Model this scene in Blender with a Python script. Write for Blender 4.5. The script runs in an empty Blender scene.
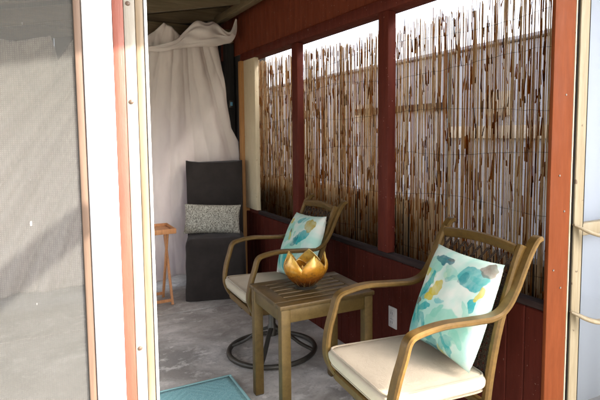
import bpy, bmesh, math, random
from mathutils import Vector, Matrix, noise
R = math.radians
PI = math.pi
C = bpy.context.scene.collection
SC = bpy.context.scene

# ------------------------------------------------------------------ camera
cam = bpy.data.cameras.new('camera')
camo = bpy.data.objects.new('camera', cam)
C.objects.link(camo)
camo.location = (0, 0, 1.25)
camo.rotation_euler = (R(90 - 4.81), 0, R(-32.17))
cam.sensor_width = 36
cam.lens = 36 * 523 / 600
cam.shift_x = -0.1
cam.shift_y = -20 / 600
cam.clip_start = 0.02
cam.clip_end = 600
SC.camera = camo

# ------------------------------------------------------------------ sky and sun
SUN_D = Vector((-0.65, 0.60, -0.55)).normalized()      # way the light travels
w = bpy.data.worlds.new('World')
SC.world = w
w.use_nodes = True
wn = w.node_tree.nodes
sky = wn.new('ShaderNodeTexSky')
sky.sky_type = 'NISHITA'
sky.sun_disc = False
sky.sun_elevation = math.asin(-SUN_D.z)
sky.sun_rotation = math.atan2(-SUN_D.x, -SUN_D.y)
sky.air_density = 0.6
sky.dust_density = 4.0
wn['Background'].inputs['Strength'].default_value = 0.15
hs = wn.new('ShaderNodeHueSaturation')
hs.inputs['Saturation'].default_value = 0.38
w.node_tree.links.new(sky.outputs[0], hs.inputs['Color'])
w.node_tree.links.new(hs.outputs[0], wn['Background'].inputs[0])
sl = bpy.data.lights.new('sun', 'SUN')
sl.energy = 3.3
sl.angle = R(0.5)
sl.color = (1.0, 0.93, 0.83)
so = bpy.data.objects.new('sun', sl)
so.rotation_euler = SUN_D.to_track_quat('-Z', 'Y').to_euler()
so.location = (8, -8, 8)
C.objects.link(so)
SC.view_settings.view_transform = 'Standard'
SC.view_settings.look = 'None'
SC.view_settings.gamma = 1
SC.view_settings.use_curve_mapping = False
SC.view_settings.exposure = 3.2
try:
    SC.cycles.max_bounces = 10
    SC.cycles.diffuse_bounces = 6
    SC.cycles.transparent_max_bounces = 16
    SC.cycles.sample_clamp_indirect = 6
    SC.cycles.use_denoising = True
except Exception:
    pass

# ------------------------------------------------------------------ materials
class NT:
    def __init__(s, name):
        s.m = bpy.data.materials.new(name)
        s.m.use_nodes = True
        s.t = s.m.node_tree
        s.b = s.t.nodes['Principled BSDF']
        s.tc = None
    def n(s, typ, **kw):
        x = s.t.nodes.new(typ)
        for k, v in kw.items():
            setattr(x, k, v)
        return x
    def l(s, a, b):
        s.t.links.new(a, b)
    def co(s, scale=(1, 1, 1), rot=(0, 0, 0)):
        if s.tc is None:
            s.tc = s.n('ShaderNodeTexCoord')
        mp = s.n('ShaderNodeMapping')
        mp.inputs['Scale'].default_value = scale
        mp.inputs['Rotation'].default_value = rot
        s.l(s.tc.outputs['Object'], mp.inputs[0])
        return mp.outputs[0]
    def noise(s, vec, scale, detail=4, rough=.6, dist=0):
        x = s.n('ShaderNodeTexNoise')
        x.inputs['Scale'].default_value = scale
        x.inputs['Detail'].default_value = detail
        x.inputs['Roughness'].default_value = rough
        x.inputs['Distortion'].default_value = dist
        s.l(vec, x.inputs['Vector'])
        return x.outputs['Fac']
    def ramp(s, fac, stops, interp='LINEAR'):
        x = s.n('ShaderNodeValToRGB')
        r = x.color_ramp
        r.interpolation = interp
        while len(r.elements) < len(stops):
            r.elements.new(.5)
        for e, (p, c) in zip(r.elements, stops):
            e.position = p
            e.color = (c, c, c, 1) if isinstance(c, (int, float)) else (*c, 1)
        s.l(fac, x.inputs[0])
        return x.outputs[0]
    def mix(s, fac, a, b, mode='MIX'):
        x = s.n('ShaderNodeMix', data_type='RGBA', blend_type=mode)
        for i, v in ((0, fac), (6, a), (7, b)):
            if isinstance(v, (int, float)):
                x.inputs[i].default_value = v
            elif isinstance(v, tuple):
                x.inputs[i].default_value = (*v, 1)
            else:
                s.l(v, x.inputs[i])
        return x.outputs[2]
    def math(s, op, a, b=None, clamp=False):
        x = s.n('ShaderNodeMath', operation=op, use_clamp=clamp)
        for i, v in ((0, a), (1, b)):
            if v is None:
                continue
            if isinstance(v, (int, float)):
                x.inputs[i].default_value = v
            else:
                s.l(v, x.inputs[i])
        return x.outputs[0]
    def bump(s, h, dist=.002, strength=.6):
        x = s.n('ShaderNodeBump')
        x.inputs['Distance'].default_value = dist
        x.inputs['Strength'].default_value = strength
        s.l(h, x.inputs['Height'])
        s.l(x.outputs[0], s.b.inputs['Normal'])
    def col(s, c):
        if isinstance(c, tuple):
            s.b.inputs['Base Color'].default_value = (*c, 1)
        else:
            s.l(c, s.b.inputs['Base Color'])
    def set(s, rough=.5, metal=0, spec=.5, **kw):
        for k, v in (('Roughness', rough), ('Metallic', metal), ('Specular IOR Level', spec)):
            if isinstance(v, (int, float)):
                s.b.inputs[k].default_value = v
            else:
                s.l(v, s.b.inputs[k])
        for k, v in kw.items():
            s.b.inputs[k.replace('_', ' ')].default_value = v
        return s.m

def paint(name, c, c2, flecks=0.0, fleck_c=(.75, .68, .6), rough=.5, grain=(8, 8, 1.2), fscale=60, spec=.3):
    q = NT(name)
    v = q.co(grain)
    f = q.noise(v, 6, 5)
    col = q.mix(q.ramp(f, [(.3, 0.), (.7, 1.)]), c, c2)
    g = q.noise(q.co((40, 40, 2.5)), 4, 3)
    col = q.mix(q.ramp(g, [(.35, .14), (.65, 0.)]), col, tuple(x * .55 for x in c))
    if flecks:
        fl = q.noise(q.co((1, 1, 1)), fscale, 2, .5)
        col = q.mix(q.ramp(fl, [(.74 - flecks, 0.), (.77 - flecks, 1.)]), col, fleck_c)
    q.col(col)
    wr = q.noise(q.co((5, 5, 2)), 3, 6, .7)
    q.bump(q.math('ADD', g, q.math('MULTIPLY', wr, 2)), .0010, .6)
    return q.set(q.ramp(wr, [(.3, rough - .1), (.7, min(1, rough + .15))]), 0, spec)

def wood(name, c, c2, axis=2, rough=.55, scale=1.0, knots=False):
    q = NT(name)
    s = [22 * scale] * 3
    s[axis] = 1.6 * scale
    f = q.noise(q.co(tuple(s)), 2.2, 6, .65, .6)
    col = q.mix(q.ramp(f, [(.32, 0.), (.68, 1.)]), c, c2)
    s2 = [90 * scale] * 3
    s2[axis] = 3 * scale
    g = q.noise(q.co(tuple(s2)), 2, 3)
    col = q.mix(q.ramp(g, [(.4, .35), (.6, 0.)]), col, tuple(x * .5 for x in c))
    q.col(col)
    q.bump(g, .0006, .5)
    return q.set(rough, 0, .2)

def fabric(name, c, weave=900, var=.12, rough=.9, sheen=.2, subs=0.0):
    q = NT(name)
    f = q.noise(q.co(), 7, 4)
    col = q.mix(q.ramp(f, [(.3, 0.), (.7, 1.)]), tuple(x * (1 - var) for x in c), c)
    q.col(col)
    g = q.noise(q.co((1, 1, 1)), weave, 2)
    h = q.noise(q.co((1, 1, 1)), 30, 3)
    q.bump(q.math('ADD', g, q.math('MULTIPLY', h, 1.5)), .0012, .5)
    q.set(rough, 0, .15)
    q.b.inputs['Sheen Weight'].default_value = sheen
    return q.m

M = {}
# concrete floor
q = NT('concrete')
a = q.noise(q.co(), 2.6, 7, .68, .6)
b = q.noise(q.co(), 11, 5, .7)
d = q.noise(q.co((1, 1.6, 1)), 1.2, 3)
c = q.mix(q.ramp(a, [(.38, 0.), (.60, 1.)]), (.30, .275, .245), (.62, .58, .525))
c = q.mix(q.ramp(b, [(.53, 0.), (.62, .75)]), c, (.74, .70, .64))
c = q.mix(q.ramp(d, [(.46, .55), (.60, 0.)]), c, (.27, .235, .20))
vz = q.n('ShaderNodeTexVoronoi', feature='DISTANCE_TO_EDGE')
vz.inputs['Scale'].default_value = .55
q.l(q.mix(.12, q.co(), q.n('ShaderNodeTexNoise').outputs['Color']), vz.inputs['Vector'])
c = q.mix(q.ramp(vz.outputs['Distance'], [(.0, .25), (.004, 0.)]), c, (.06, .055, .05))
gr = q.noise(q.co(), 140, 2)
c = q.mix(q.ramp(gr, [(.66, 0.), (.72, .7)]), c, (.09, .075, .06))
c = q.mix(q.ramp(q.noise(q.co(), 38, 4), [(.55, 0.), (.7, .4)]), c, (.18, .165, .15))
q.col(c)
q.bump(q.math('ADD', b, q.noise(q.co(), 90, 3)), .0025, .45)
M['concrete'] = q.set(.75, 0, .3)
q = NT('patio_concrete')
q.col(q.mix(q.noise(q.co(), 2, 5), (.17, .155, .13), (.24, .22, .185)))
M['patio'] = q.set(.9)
q = NT('joint_dirt'); q.col((.035, .032, .03)); M['joint'] = q.set(.95)

M['maroon'] = paint('maroon_paint', (.050, .0095, .0055), (.072, .0135, .0080), .02, (.16, .09, .07), .65, fscale=95, spec=.07)
M['header_red'] = paint('header_red_paint', (.115, .024, .010), (.15, .034, .014), .015, (.3, .2, .15), .65, fscale=90, spec=.1)
M['post_red'] = paint('post_red_paint', (.070, .013, .008), (.10, .020, .011), .015, (.4, .28, .24), .6, fscale=90, spec=.1)
M['corner_red'] = paint('corner_red_paint', (.108, .025, .0058), (.138, .034, .009), .0, (.4, .25, .15), .65, fscale=110, spec=.12)
M['orange_strip'] = paint('orange_strip_paint', (.12, .031, .018), (.145, .041, .024), 0, (.4, .3, .25), rough=.55)
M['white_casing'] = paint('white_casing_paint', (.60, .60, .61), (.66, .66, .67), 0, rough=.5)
M['cream'] = paint('cream_paint', (.50, .41, .26), (.58, .48, .32), .04, (.32, .24, .14), .5)
M['cream_dirty'] = paint('worn_cream_paint', (.19, .15, .088), (.24, .20, .13), .05, (.09, .06, .035), .55, fscale=30)
M['jamb_wood'] = wood('pale_jamb_wood', (.125, .088, .052), (.155, .12, .08), 2, .5)
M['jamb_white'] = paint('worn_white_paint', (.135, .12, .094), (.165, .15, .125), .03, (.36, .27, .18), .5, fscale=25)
M['tan_strip'] = wood('tan_wood', (.085, .055, .038), (.11, .072, .05), 2)
M['orange_wood'] = wood('orange_wood', (.36, .17, .055), (.45, .22, .075), 2)
M['tray_wood'] = wood('tray_wood', (.44, .19, .075), (.55, .26, .11), 2, .45)
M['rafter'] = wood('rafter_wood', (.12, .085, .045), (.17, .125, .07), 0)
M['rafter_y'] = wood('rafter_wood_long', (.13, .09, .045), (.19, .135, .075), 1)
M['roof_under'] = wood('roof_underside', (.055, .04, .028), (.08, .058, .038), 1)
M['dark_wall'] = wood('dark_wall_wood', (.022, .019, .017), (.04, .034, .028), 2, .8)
M['sill_grey'] = wood('weathered_sill', (.018, .008, .007), (.034, .022, .019), 1, .95)
M['house_left'] = paint('house_wall_paint', (.42, .41, .40), (.47, .46, .44), 0)
M['stucco'] = paint('neighbour_stucco', (.34, .325, .33), (.38, .365, .365), 0, rough=.9, grain=(2, 2, 2))
M['fascia'] = paint('neighbour_fascia', (.42, .34, .24), (.5, .41, .3), 0)
M['low_wall'] = paint('dark_low_wall', (.05, .04, .032), (.075, .06, .045), 0, rough=.9)
M['plate'] = paint('outlet_plastic', (.42, .38, .36), (.46, .42, .40), 0, rough=.35)
M['plate_dark'] = paint('socket_plastic', (.12, .11, .11), (.14, .13, .13), 0, rough=.4)
q = NT('window_sky_glass'); q.col((.30, .42, .50)); M['blue_glass'] = q.set(.1)
M['gap_grime'] = paint('black_gap_grime', (.006, .005, .004), (.010, .008, .006), 0, rough=.9, spec=.05)  # near-black colour for the shaded door gap and the pane-edge grime
M['screw'] = paint('screw_rust', (.05, .03, .02), (.08, .05, .032), 0)
q = NT('blue_plastic'); q.col((.10, .30, .42)); M['blue'] = q.set(.4)

# patio-furniture metal: brushed bronze
def bronze(name, c1, c2, c3):
    q = NT(name)
    f = q.noise(q.co((30, 30, 30)), 1.5, 5, .7)
    g = q.noise(q.co(), 6, 3)
    col = q.mix(q.ramp(f, [(.3, 0.), (.7, 1.)]), c1, c2)
    col = q.mix(q.ramp(g, [(.5, 0.), (.72, .6)]), col, c3)
    q.col(col)
    q.bump(f, .0006, .4)
    return q.set(.40, .3, .35)
M['bronze'] = bronze('brushed_bronze', (.090, .048, .0105), (.152, .086, .021), (.052, .028, .007))
M['table_bronze'] = bronze('table_bronze', (.082, .048, .012), (.130, .082, .024), (.05, .030, .009))
M['table_top'] = bronze('table_top_bronze', (.064, .037, .012), (.115, .072, .024), (.045, .027, .009))
q = NT('dark_metal'); q.col(q.mix(q.noise(q.co(), 30), (.04, .036, .03), (.075, .066, .05))); M['dark_metal'] = q.set(.45, .5)
q = NT('wicker')
wv = q.n('ShaderNodeTexWave', wave_type='BANDS', bands_direction='Y')
wv.inputs['Scale'].default_value = 45
q.l(q.co(), wv.inputs[0])
wz = q.n('ShaderNodeTexWave', wave_type='BANDS', bands_direction='Z')
wz.inputs['Scale'].default_value = 60
q.l(q.co(), wz.inputs[0])
hh = q.math('MULTIPLY', wv.outputs['Fac'], wz.outputs['Fac'])
q.col(q.mix(hh, (.018, .011, .007), (.10, .055, .03)))
q.bump(hh, .003, .8)
M['wicker'] = q.set(.7, 0, .2)

def cushion_fabric(name, c):
    q = NT(name)
    f = q.noise(q.co(), 9, 5, .65)
    g = q.noise(q.co((700, 120, 400)), 1, 2)
    h = q.noise(q.co((120, 700, 400)), 1, 2)
    col = q.mix(q.ramp(f, [(.3, 0.), (.7, 1.)]), tuple(x * .94 for x in c), c)
    col = q.mix(q.ramp(q.math('MULTIPLY', g, h), [(.16, .10), (.34, 0.)]), col, tuple(x * .6 for x in c))
    q.col(col)
    wr = q.noise(q.co((1, 1, 1)), 16, 4, .6, 1.2)
    q.bump(q.math('ADD', q.math('MULTIPLY', wr, 4), q.math('ADD', g, h)), .0013, .5)
    return q.set(.95, 0, .1)
M['cushion'] = cushion_fabric('cream_cushion', (.44, .365, .27))
M['piping'] = fabric('cushion_piping', (.29, .23, .16), 700, .08)
M['slipcover'] = fabric('charcoal_slipcover', (.036, .029, .025), 500, .4, sheen=.06)
# curtain: cloth that lets some light through
def cloth(name, c):
    q = NT(name)
    f = q.noise(q.co((3, 3, .6)), 2, 5)
    q.col(q.mix(q.ramp(f, [(.3, 0.), (.7, 1.)]), tuple(x * .9 for x in c), c))
    q.bump(q.math('ADD', q.noise(q.co(), 500, 2), q.math('MULTIPLY', q.noise(q.co((6, 6, 1)), 3, 4), 3)), .003, .5)
    q.set(.9, 0, .1)
    tr = q.n('ShaderNodeBsdfTranslucent')
    tr.inputs['Color'].default_value = (.72, .66, .74, 1)
    ms = q.n('ShaderNodeMixShader')
    ms.inputs[0].default_value = .32
    q.l(q.b.outputs[0], ms.inputs[1])
    q.l(tr.outputs[0], ms.inputs[2])
    q.l(ms.outputs[0], q.t.nodes['Material Output'].inputs[0])
    return q.m
M['curtain'] = cloth('curtain_cloth', (.87, .77, .665))

# watercolour floral pillow: blobs in the pillow's own x/z plane
def floral(name, blobs, seed):
    q = NT(name)
    v = q.co()
    nz = q.n('ShaderNodeTexNoise')
    nz.inputs['Scale'].default_value = 9
    nz.inputs['Detail'].default_value = 3
    q.l(q.co((1, 0, 1)), nz.inputs['Vector'])
    sep0 = q.n('ShaderNodeSeparateXYZ')
    q.l(v, sep0.inputs[0])
    sc = q.n('ShaderNodeSeparateColor')
    q.l(nz.outputs['Color'], sc.inputs[0])
    X = q.math('ADD', sep0.outputs['X'], q.math('MULTIPLY', q.math('SUBTRACT', sc.outputs[0], .5), .12))
    Z = q.math('ADD', sep0.outputs['Z'], q.math('MULTIPLY', q.math('SUBTRACT', sc.outputs[1], .5), .12))
    wash = q.noise(q.co((1, 0, 1)), 14 + seed, 5, .6, .5)
    col = q.mix(q.ramp(q.noise(q.co((1, 0, 1)), 5.5 + seed * .3, 3), [(.40, 0.), (.58, .85)]), (.58, .58, .50), (.30, .52, .43))
    for (bx, bz, rx, rz, rot, c, al) in blobs:
        dx = q.math('SUBTRACT', X, bx)
        dz = q.math('SUBTRACT', Z, bz)
        cr, sr = math.cos(rot), math.sin(rot)
        u = q.math('ADD', q.math('MULTIPLY', dx, cr / rx), q.math('MULTIPLY', dz, sr / rx))
        t = q.math('ADD', q.math('MULTIPLY', dx, -sr / rz), q.math('MULTIPLY', dz, cr / rz))
        r2 = q.math('ADD', q.math('MULTIPLY', u, u), q.math('MULTIPLY', t, t))
        msk = q.ramp(r2, [(.86, al), (1.0, 0.)])
        msk = q.math('MULTIPLY', msk, q.ramp(wash, [(.3, .55), (.6, 1.)]))
        col = q.mix(msk, col, c)
    q.col(col)
    q.bump(q.math('ADD', q.noise(q.co(), 600, 2), q.math('MULTIPLY', q.noise(q.co(), 22, 3), 2)), .0014, .5)
    q.set(.85, 0, .2)
    return q.m
TEAL, DTEAL, MINT = (.004, .25, .25), (.004, .10, .13), (.19, .45, .34)
YEL, BRN = (.44, .34, .025), (.12, .065, .04)
S = .345
BA = [(-.41, -.16, .26, .22, .3, MINT, .8), (.18, -.27, .34, .18, .5, MINT, .75), (-.33, .33, .18, .13, .2, MINT, .8),
      (.1, .30, .20, .07, -.3, MINT, .55), (-.39, -.38, .14, .10, .6, TEAL, .6), (.0, -.42, .16, .05, -.6, DTEAL, .6),
      (.32, .32, .17, .14, .4, TEAL, .95), (.24, .27, .09, .05, 1.1, DTEAL, .5), (-.20, .42, .17, .045, -.2, DTEAL, .85),
      (-.30, .08, .05, .18, -.25, TEAL, .95), (-.19, -.16, .15, .05, .5, TEAL, .9), (-.25, -.02, .10, .05, 1.0, DTEAL, .5),
      (.47, .06, .05, .10, .1, TEAL, .9), (.48, .20, .04, .10, .1, YEL, .9), (-.47, .22, .08, .06, .6, YEL, .9),
      (-.13, .10, .13, .065, .7, YEL, .95), (-.19, -.02, .09, .05, .2, YEL, .9), (.12, -.46, .04, .04, 0, YEL, .8),
      (-.30, -.26, .13, .045, -.9, TEAL, .9), (-.47, -.24, .05, .12, .2, TEAL, .8), (-.46, -.04, .05, .10, .4, DTEAL, .6), (-.12, -.34, .14, .05, -.6, TEAL, .7), (.05, -.14, .10, .035, .9, MINT, .9), (.22, -.38, .13, .045, .5, TEAL, .55), (.36, -.30, .05, .12, .2, MINT, .9), (.05, .26, .10, .04, .4, TEAL, .4), (-.02, -.48, .12, .03, .2, DTEAL, .8), (-.38, -.13, .075, .055, .5, BRN, .95), (.43, .46, .08, .05, -.6, BRN, .85), (-.12, .42, .05, .03, 0, BRN, .5)]
BB = [(-.3, .2, .25, .2, .3, MINT, .75), (.1, -.1, .3, .2, .5, MINT, .7), (-.3, -.35, .16, .15, .4, MINT, .8),
      (.3, .12, .20, .10, .7, TEAL, .95), (.05, -.30, .22, .16, .3, TEAL, .95), (-.36, -.30, .08, .16, .3, TEAL, .9), (.12, .02, .10, .08, .9, DTEAL, .6),
      (.38, .36, .12, .13, .2, (.33, .24, .03), .95), (-.35, .40, .09, .07, .4, YEL, .9), (-.18, .12, .06, .06, 0, YEL, .8),
      (-.16, .20, .05, .04, .5, BRN, .9), (.30, -.32, .10, .06, .4, BRN, .6), (.42, -.42, .1, .08, 0, YEL, .8), (.0, .42, .12, .06, .2, TEAL, .8)]
rb = random.Random(21)
for BL_ in (BA, BB):
    for k in range(9):
        BL_.insert(2, (rb.uniform(-.45, .45), rb.uniform(-.48, .45), rb.uniform(.06, .14), rb.uniform(.03, .05), rb.uniform(-1.4, 1.4), rb.choice((MINT, MINT, TEAL, (.30, .50, .30), (.10, .36, .36))), rb.uniform(.55, .9)))
sc_ = lambda L: [(x * S, z * S, rx * S, rz * S, r, c, al) for x, z, rx, rz, r, c, al in L]
M['floral_a'] = floral('floral_fabric', sc_(BA), 0)
M['floral_b'] = floral('floral_fabric_far', sc_(BB), 3)
# leaf-print lumbar pillow
q = NT('leaf_print')
vo = q.n('ShaderNodeTexVoronoi', feature='DISTANCE_TO_EDGE')
vo.inputs['Scale'].default_value = 90
nz = q.n('ShaderNodeTexNoise')
nz.inputs['Scale'].default_value = 14
q.l(q.co(), nz.inputs['Vector'])
q.l(q.mix(.08, q.co((1, 0, .7), (0, .6, 0)), nz.outputs['Color']), vo.inputs['Vector'])
q.col(q.mix(q.ramp(vo.outputs['Distance'], [(.07, 0.), (.14, 1.)]), (.42, .395, .32), (.16, .145, .115)))
M['leaf_print'] = q.set(.9)
# rug
q = NT('rug_teal')
sp = q.n('ShaderNodeSeparateXYZ'); q.l(q.co(), sp.inputs[0])
ax = q.math('ABSOLUTE', q.math('SUBTRACT', q.math('MODULO', q.math('ADD', sp.outputs['X'], 10), .34), .17))
ay = q.math('ABSOLUTE', q.math('SUBTRACT', q.math('MODULO', q.math('ADD', sp.outputs['Y'], 10), .30), .15))
dia = q.math('ADD', ax, ay)
st = q.math('SINE', q.math('MULTIPLY', dia, 150))
tx = q.noise(q.co((1, 1, 1)), 170, 2)
c = q.mix(q.ramp(st, [(.35, 0.), (.65, .8)]), (.225, .435, .44), (.265, .48, .48))
c = q.mix(q.ramp(tx, [(.42, .6), (.55, 0.)]), c, (.10, .27, .30))
q.col(c)
q.bump(q.math('ADD', q.math('MULTIPLY', st, .35), tx), .0022, .5)
M['rug'] = q.set(.95)
q = NT('rug_edge'); q.col(q.mix(q.noise(q.co(), 120), (.22, .46, .46), (.36, .58, .57))); M['rug_edge'] = q.set(.95)

# fly screen: fine woven grey mesh, part see-through
q = NT('fly_screen')
sp = q.n('ShaderNodeSeparateXYZ'); q.l(q.co(), sp.inputs[0])
wx = q.math('SINE', q.math('MULTIPLY', sp.outputs['X'], 2 * PI / .0035))
wz = q.math('SINE', q.math('MULTIPLY', sp.outputs['Z'], 2 * PI / .0035))
nn = q.noise(q.co((1, 1, .35)), 240, 3)
th = q.math('ADD', q.math('MULTIPLY', q.math('MAXIMUM', wx, wz), .05), q.math('MULTIPLY', q.math('SUBTRACT', nn, .5), .22))
th = q.math('ADD', th, .42, True)
sp2 = q.noise(q.co(), 170, 2)
q.col(q.mix(q.ramp(sp2, [(.77, 0.), (.80, .6)]), (.058, .057, .052), (.24, .23, .20)))
q.set(.7, 0, .2)
tp = q.n('ShaderNodeBsdfTransparent')
ms = q.n('ShaderNodeMixShader')
q.l(th, ms.inputs[0]); q.l(tp.outputs[0], ms.inputs[1]); q.l(q.b.outputs[0], ms.inputs[2])
q.l(ms.outputs[0], q.t.nodes['Material Output'].inputs[0])
M['fly_screen'] = q.m
# glass pane (thin)
def pane_mat(name, tint, refl):
    q = NT(name)
    tp = q.n('ShaderNodeBsdfTransparent'); tp.inputs[0].default_value = (*tint, 1)
    gl = q.n('ShaderNodeBsdfGlossy'); gl.inputs['Roughness'].default_value = .03
    ms = q.n('ShaderNodeMixShader')
    ms.inputs[0].default_value = refl
    q.l(tp.outputs[0], ms.inputs[1]); q.l(gl.outputs[0], ms.inputs[2])
    q.l(ms.outputs[0], q.t.nodes['Material Output'].inputs[0])
    return q.m
M['pane'] = pane_mat('window_glass', (.93, .96, 1), .10)
q = NT('blind_white'); q.col((.36, .355, .345)); M['blind'] = q.set(.8)
# reeds: colour varies from reed to reed
q = NT('reed')
at = q.n('ShaderNodeAttribute', attribute_name='reed_tone')
sp = q.n('ShaderNodeSeparateColor'); q.l(at.outputs['Color'], sp.inputs[0])
c = q.ramp(sp.outputs[0], [(0., (.06, .026, .008)), (.2, (.34, .13, .022)), (.42, (.54, .25, .05)), (.6, (.58, .37, .17)), (.8, (.74, .57, .37)), (1., (.85, .73, .55))])
c = q.mix(q.ramp(q.noise(q.co((30, 30, 6)), 3, 4), [(.52, 0.), (.70, .45)]), c, (.22, .12, .05))
q.col(q.mix(1.0, c, (.085, .072, .058), 'MULTIPLY'))
q.bump(q.noise(q.co((200, 200, 10)), 2), .0006, .5)
q.set(.55, 0, .25)
tr = q.n('ShaderNodeBsdfTranslucent')
q.l(c, tr.inputs['Color'])
ms = q.n('ShaderNodeMixShader')
ms.inputs[0].default_value = .76
q.l(q.b.outputs[0], ms.inputs[1]); q.l(tr.outputs[0], ms.inputs[2])
q.l(ms.outputs[0], q.t.nodes['Material Output'].inputs[0])
M['reed'] = q.m
q = NT('wire'); q.col((.03, .03, .03)); M['wire'] = q.set(.5, .6)
# lotus bowl
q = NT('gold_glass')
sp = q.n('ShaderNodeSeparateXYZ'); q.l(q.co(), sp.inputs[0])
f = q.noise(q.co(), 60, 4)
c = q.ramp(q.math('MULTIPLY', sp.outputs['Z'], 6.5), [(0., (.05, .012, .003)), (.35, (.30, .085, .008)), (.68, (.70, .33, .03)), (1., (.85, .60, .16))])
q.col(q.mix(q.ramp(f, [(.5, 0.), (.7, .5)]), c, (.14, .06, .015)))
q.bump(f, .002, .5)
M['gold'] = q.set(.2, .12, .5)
q.b.inputs['Transmission Weight'].default_value = .55
q.b.inputs['IOR'].default_value = 1.35
q = NT('gold_rim'); q.col((.72, .52, .22)); M['gold_rim'] = q.set(.3, .9)
q = NT('silver_glass'); q.col(q.mix(q.noise(q.co(), 70), (.55, .52, .46), (.80, .78, .74))); M['silver'] = q.set(.18, .85)

# ------------------------------------------------------------------ mesh helpers
class MB:
    def __init__(s):
        s.bm = bmesh.new()
    def box(s, x0, y0, z0, x1, y1, z1, bev=0.0, mat=None, seg=2):
        b = bmesh.new()
        bmesh.ops.create_cube(b, size=1)
        for v in b.verts:
            v.co = Vector(((x0 + x1) / 2 + v.co.x * (x1 - x0), (y0 + y1) / 2 + v.co.y * (y1 - y0), (z0 + z1) / 2 + v.co.z * (z1 - z0)))
        if bev:
            bmesh.ops.bevel(b, geom=list(b.edges), offset=bev, segments=seg, affect='EDGES', profile=.5)
        s._add(b, mat)
        return s
    def _add(s, b, mat=None):
        if mat is not None:
            b.transform(mat)
        me = bpy.data.meshes.new('t')
        b.to_mesh(me)
        b.free()
        s.bm.from_mesh(me)
        bpy.data.meshes.remove(me)
    def sweep(s, pts, sect, up=Vector((0, 1, 0)), closed=False, scale=None):
        """Sweep a closed cross-section (list of (a, b)): a along the side vector, b along the normal."""
        pts = [Vector(p) for p in pts]
        n = len(pts)
        rings = []
        for i, p in enumerate(pts):
            if closed:
                t = pts[(i + 1) % n] - pts[i - 1]
            else:
                t = pts[min(i + 1, n - 1)] - pts[max(i - 1, 0)]
            t.normalize()
            side = up - t * up.dot(t)
            if side.length < 1e-5:
                side = Vector((1, 0, 0)) - t * t.x
            side.normalize()
            nor = t.cross(side)
            k = scale(i / (n - 1)) if scale else 1
            rings.append([s.bm.verts.new(p + side * a * k + nor * b * k) for a, b in sect])
        m = len(sect)
        for i in range(n if closed else n - 1):
            r0, r1 = rings[i], rings[(i + 1) % n]
            for j in range(m):
                s.bm.faces.new((r0[j], r0[(j + 1) % m], r1[(j + 1) % m], r1[j]))
        if not closed:
            s.bm.faces.new(rings[0][::-1])
            s.bm.faces.new(rings[-1])
        return s
    def tube(s, pts, r, seg=8, closed=False, up=Vector((0.03, 1, 0.05)), scale=None):
        return s.sweep(pts, [(r * math.cos(2 * PI * k / seg), r * math.sin(2 * PI * k / seg)) for k in range(seg)], up, closed, scale)
    def lathe(s, prof, seg=24, at=(0, 0, 0)):
        rings = []
        for r, z in prof:
            rings.append([s.bm.verts.new(Vector(at) + Vector((r * math.cos(2 * PI * k / seg), r * math.sin(2 * PI * k / seg), z))) for k in range(seg)])
        for a, b in zip(rings, rings[1:]):
            for k in range(seg):
                s.bm.faces.new((a[k], a[(k + 1) % seg], b[(k + 1) % seg], b[k]))
        s.bm.faces.new(rings[0][::-1])
        s.bm.faces.new(rings[-1])
        return s
    def grid(s, nu, nv, fn, closed_u=False):
        vs = [[s.bm.verts.new(Vector(fn(i / (nu - (0 if closed_u else 1)), j / (nv - 1)))) for j in range(nv)] for i in range(nu)]
        for i in range(nu if closed_u else nu - 1):
            for j in range(nv - 1):
                i2 = (i + 1) % nu
                s.bm.faces.new((vs[i][j], vs[i2][j], vs[i2][j + 1], vs[i][j + 1]))
        return s
    def obj(s, name, mat, parent=None, smooth=40, thick=0):
        bmesh.ops.recalc_face_normals(s.bm, faces=list(s.bm.faces))
        me = bpy.data.meshes.new(name)
        s.bm.to_mesh(me)
        s.bm.free()
        me.materials.append(mat)
        if smooth:
            me.polygons.foreach_set('use_smooth', [True] * len(me.polygons))
            me.set_sharp_from_angle(angle=R(smooth))
        o = bpy.data.objects.new(name, me)
        C.objects.link(o)
        if parent is not None:
            o.parent = parent
        if thick:
            md = o.modifiers.new('thickness', 'SOLIDIFY')
            md.thickness = thick
            md.offset = 0
        return o

def rect(w_, h_, c=.25):
    """chamfered rectangle section"""
    k = min(w_, h_) * c
    a, b = w_ / 2, h_ / 2
    return [(a - k, -b), (a, -b + k), (a, b - k), (a - k, b), (-a + k, b), (-a, b - k), (-a, -b + k), (-a + k, -b)]

def spline(pts, n=8):
    P = [Vector(p) for p in pts]
    P = [2 * P[0] - P[1]] + P + [2 * P[-1] - P[-2]]
    out = []
    for i in range(1, len(P) - 2):
        p0, p1, p2, p3 = P[i - 1:i + 3]
        for k in range(n):
            t = k / n
            out.append(.5 * ((2 * p1) + (p2 - p0) * t + (2 * p0 - 5 * p1 + 4 * p2 - p3) * t * t + (3 * p1 - p0 - 3 * p2 + p3) * t ** 3))
    out.append(P[-2])
    return out

def thing(name, label, cat, loc=(0, 0, 0), rz=0, group=None):
    o = bpy.data.objects.new(name, None)
    C.objects.link(o)
    o.location = loc
    o.rotation_euler = (0, 0, rz)
    o.empty_display_size = .1
    return tag(o, label, cat, group)

def tag(o, label, cat, group=None):
    o['label'] = label
    o['category'] = cat
    if group:
        o['group'] = group
    return o

def struct(o):
    o['kind'] = 'structure'
    return o

def copy_tree(o, parent=None):
    c = o.copy()
    C.objects.link(c)
    if parent is not None:
        c.parent = parent
    for ch in list(o.children):
        copy_tree(ch, c)
    return c

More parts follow.
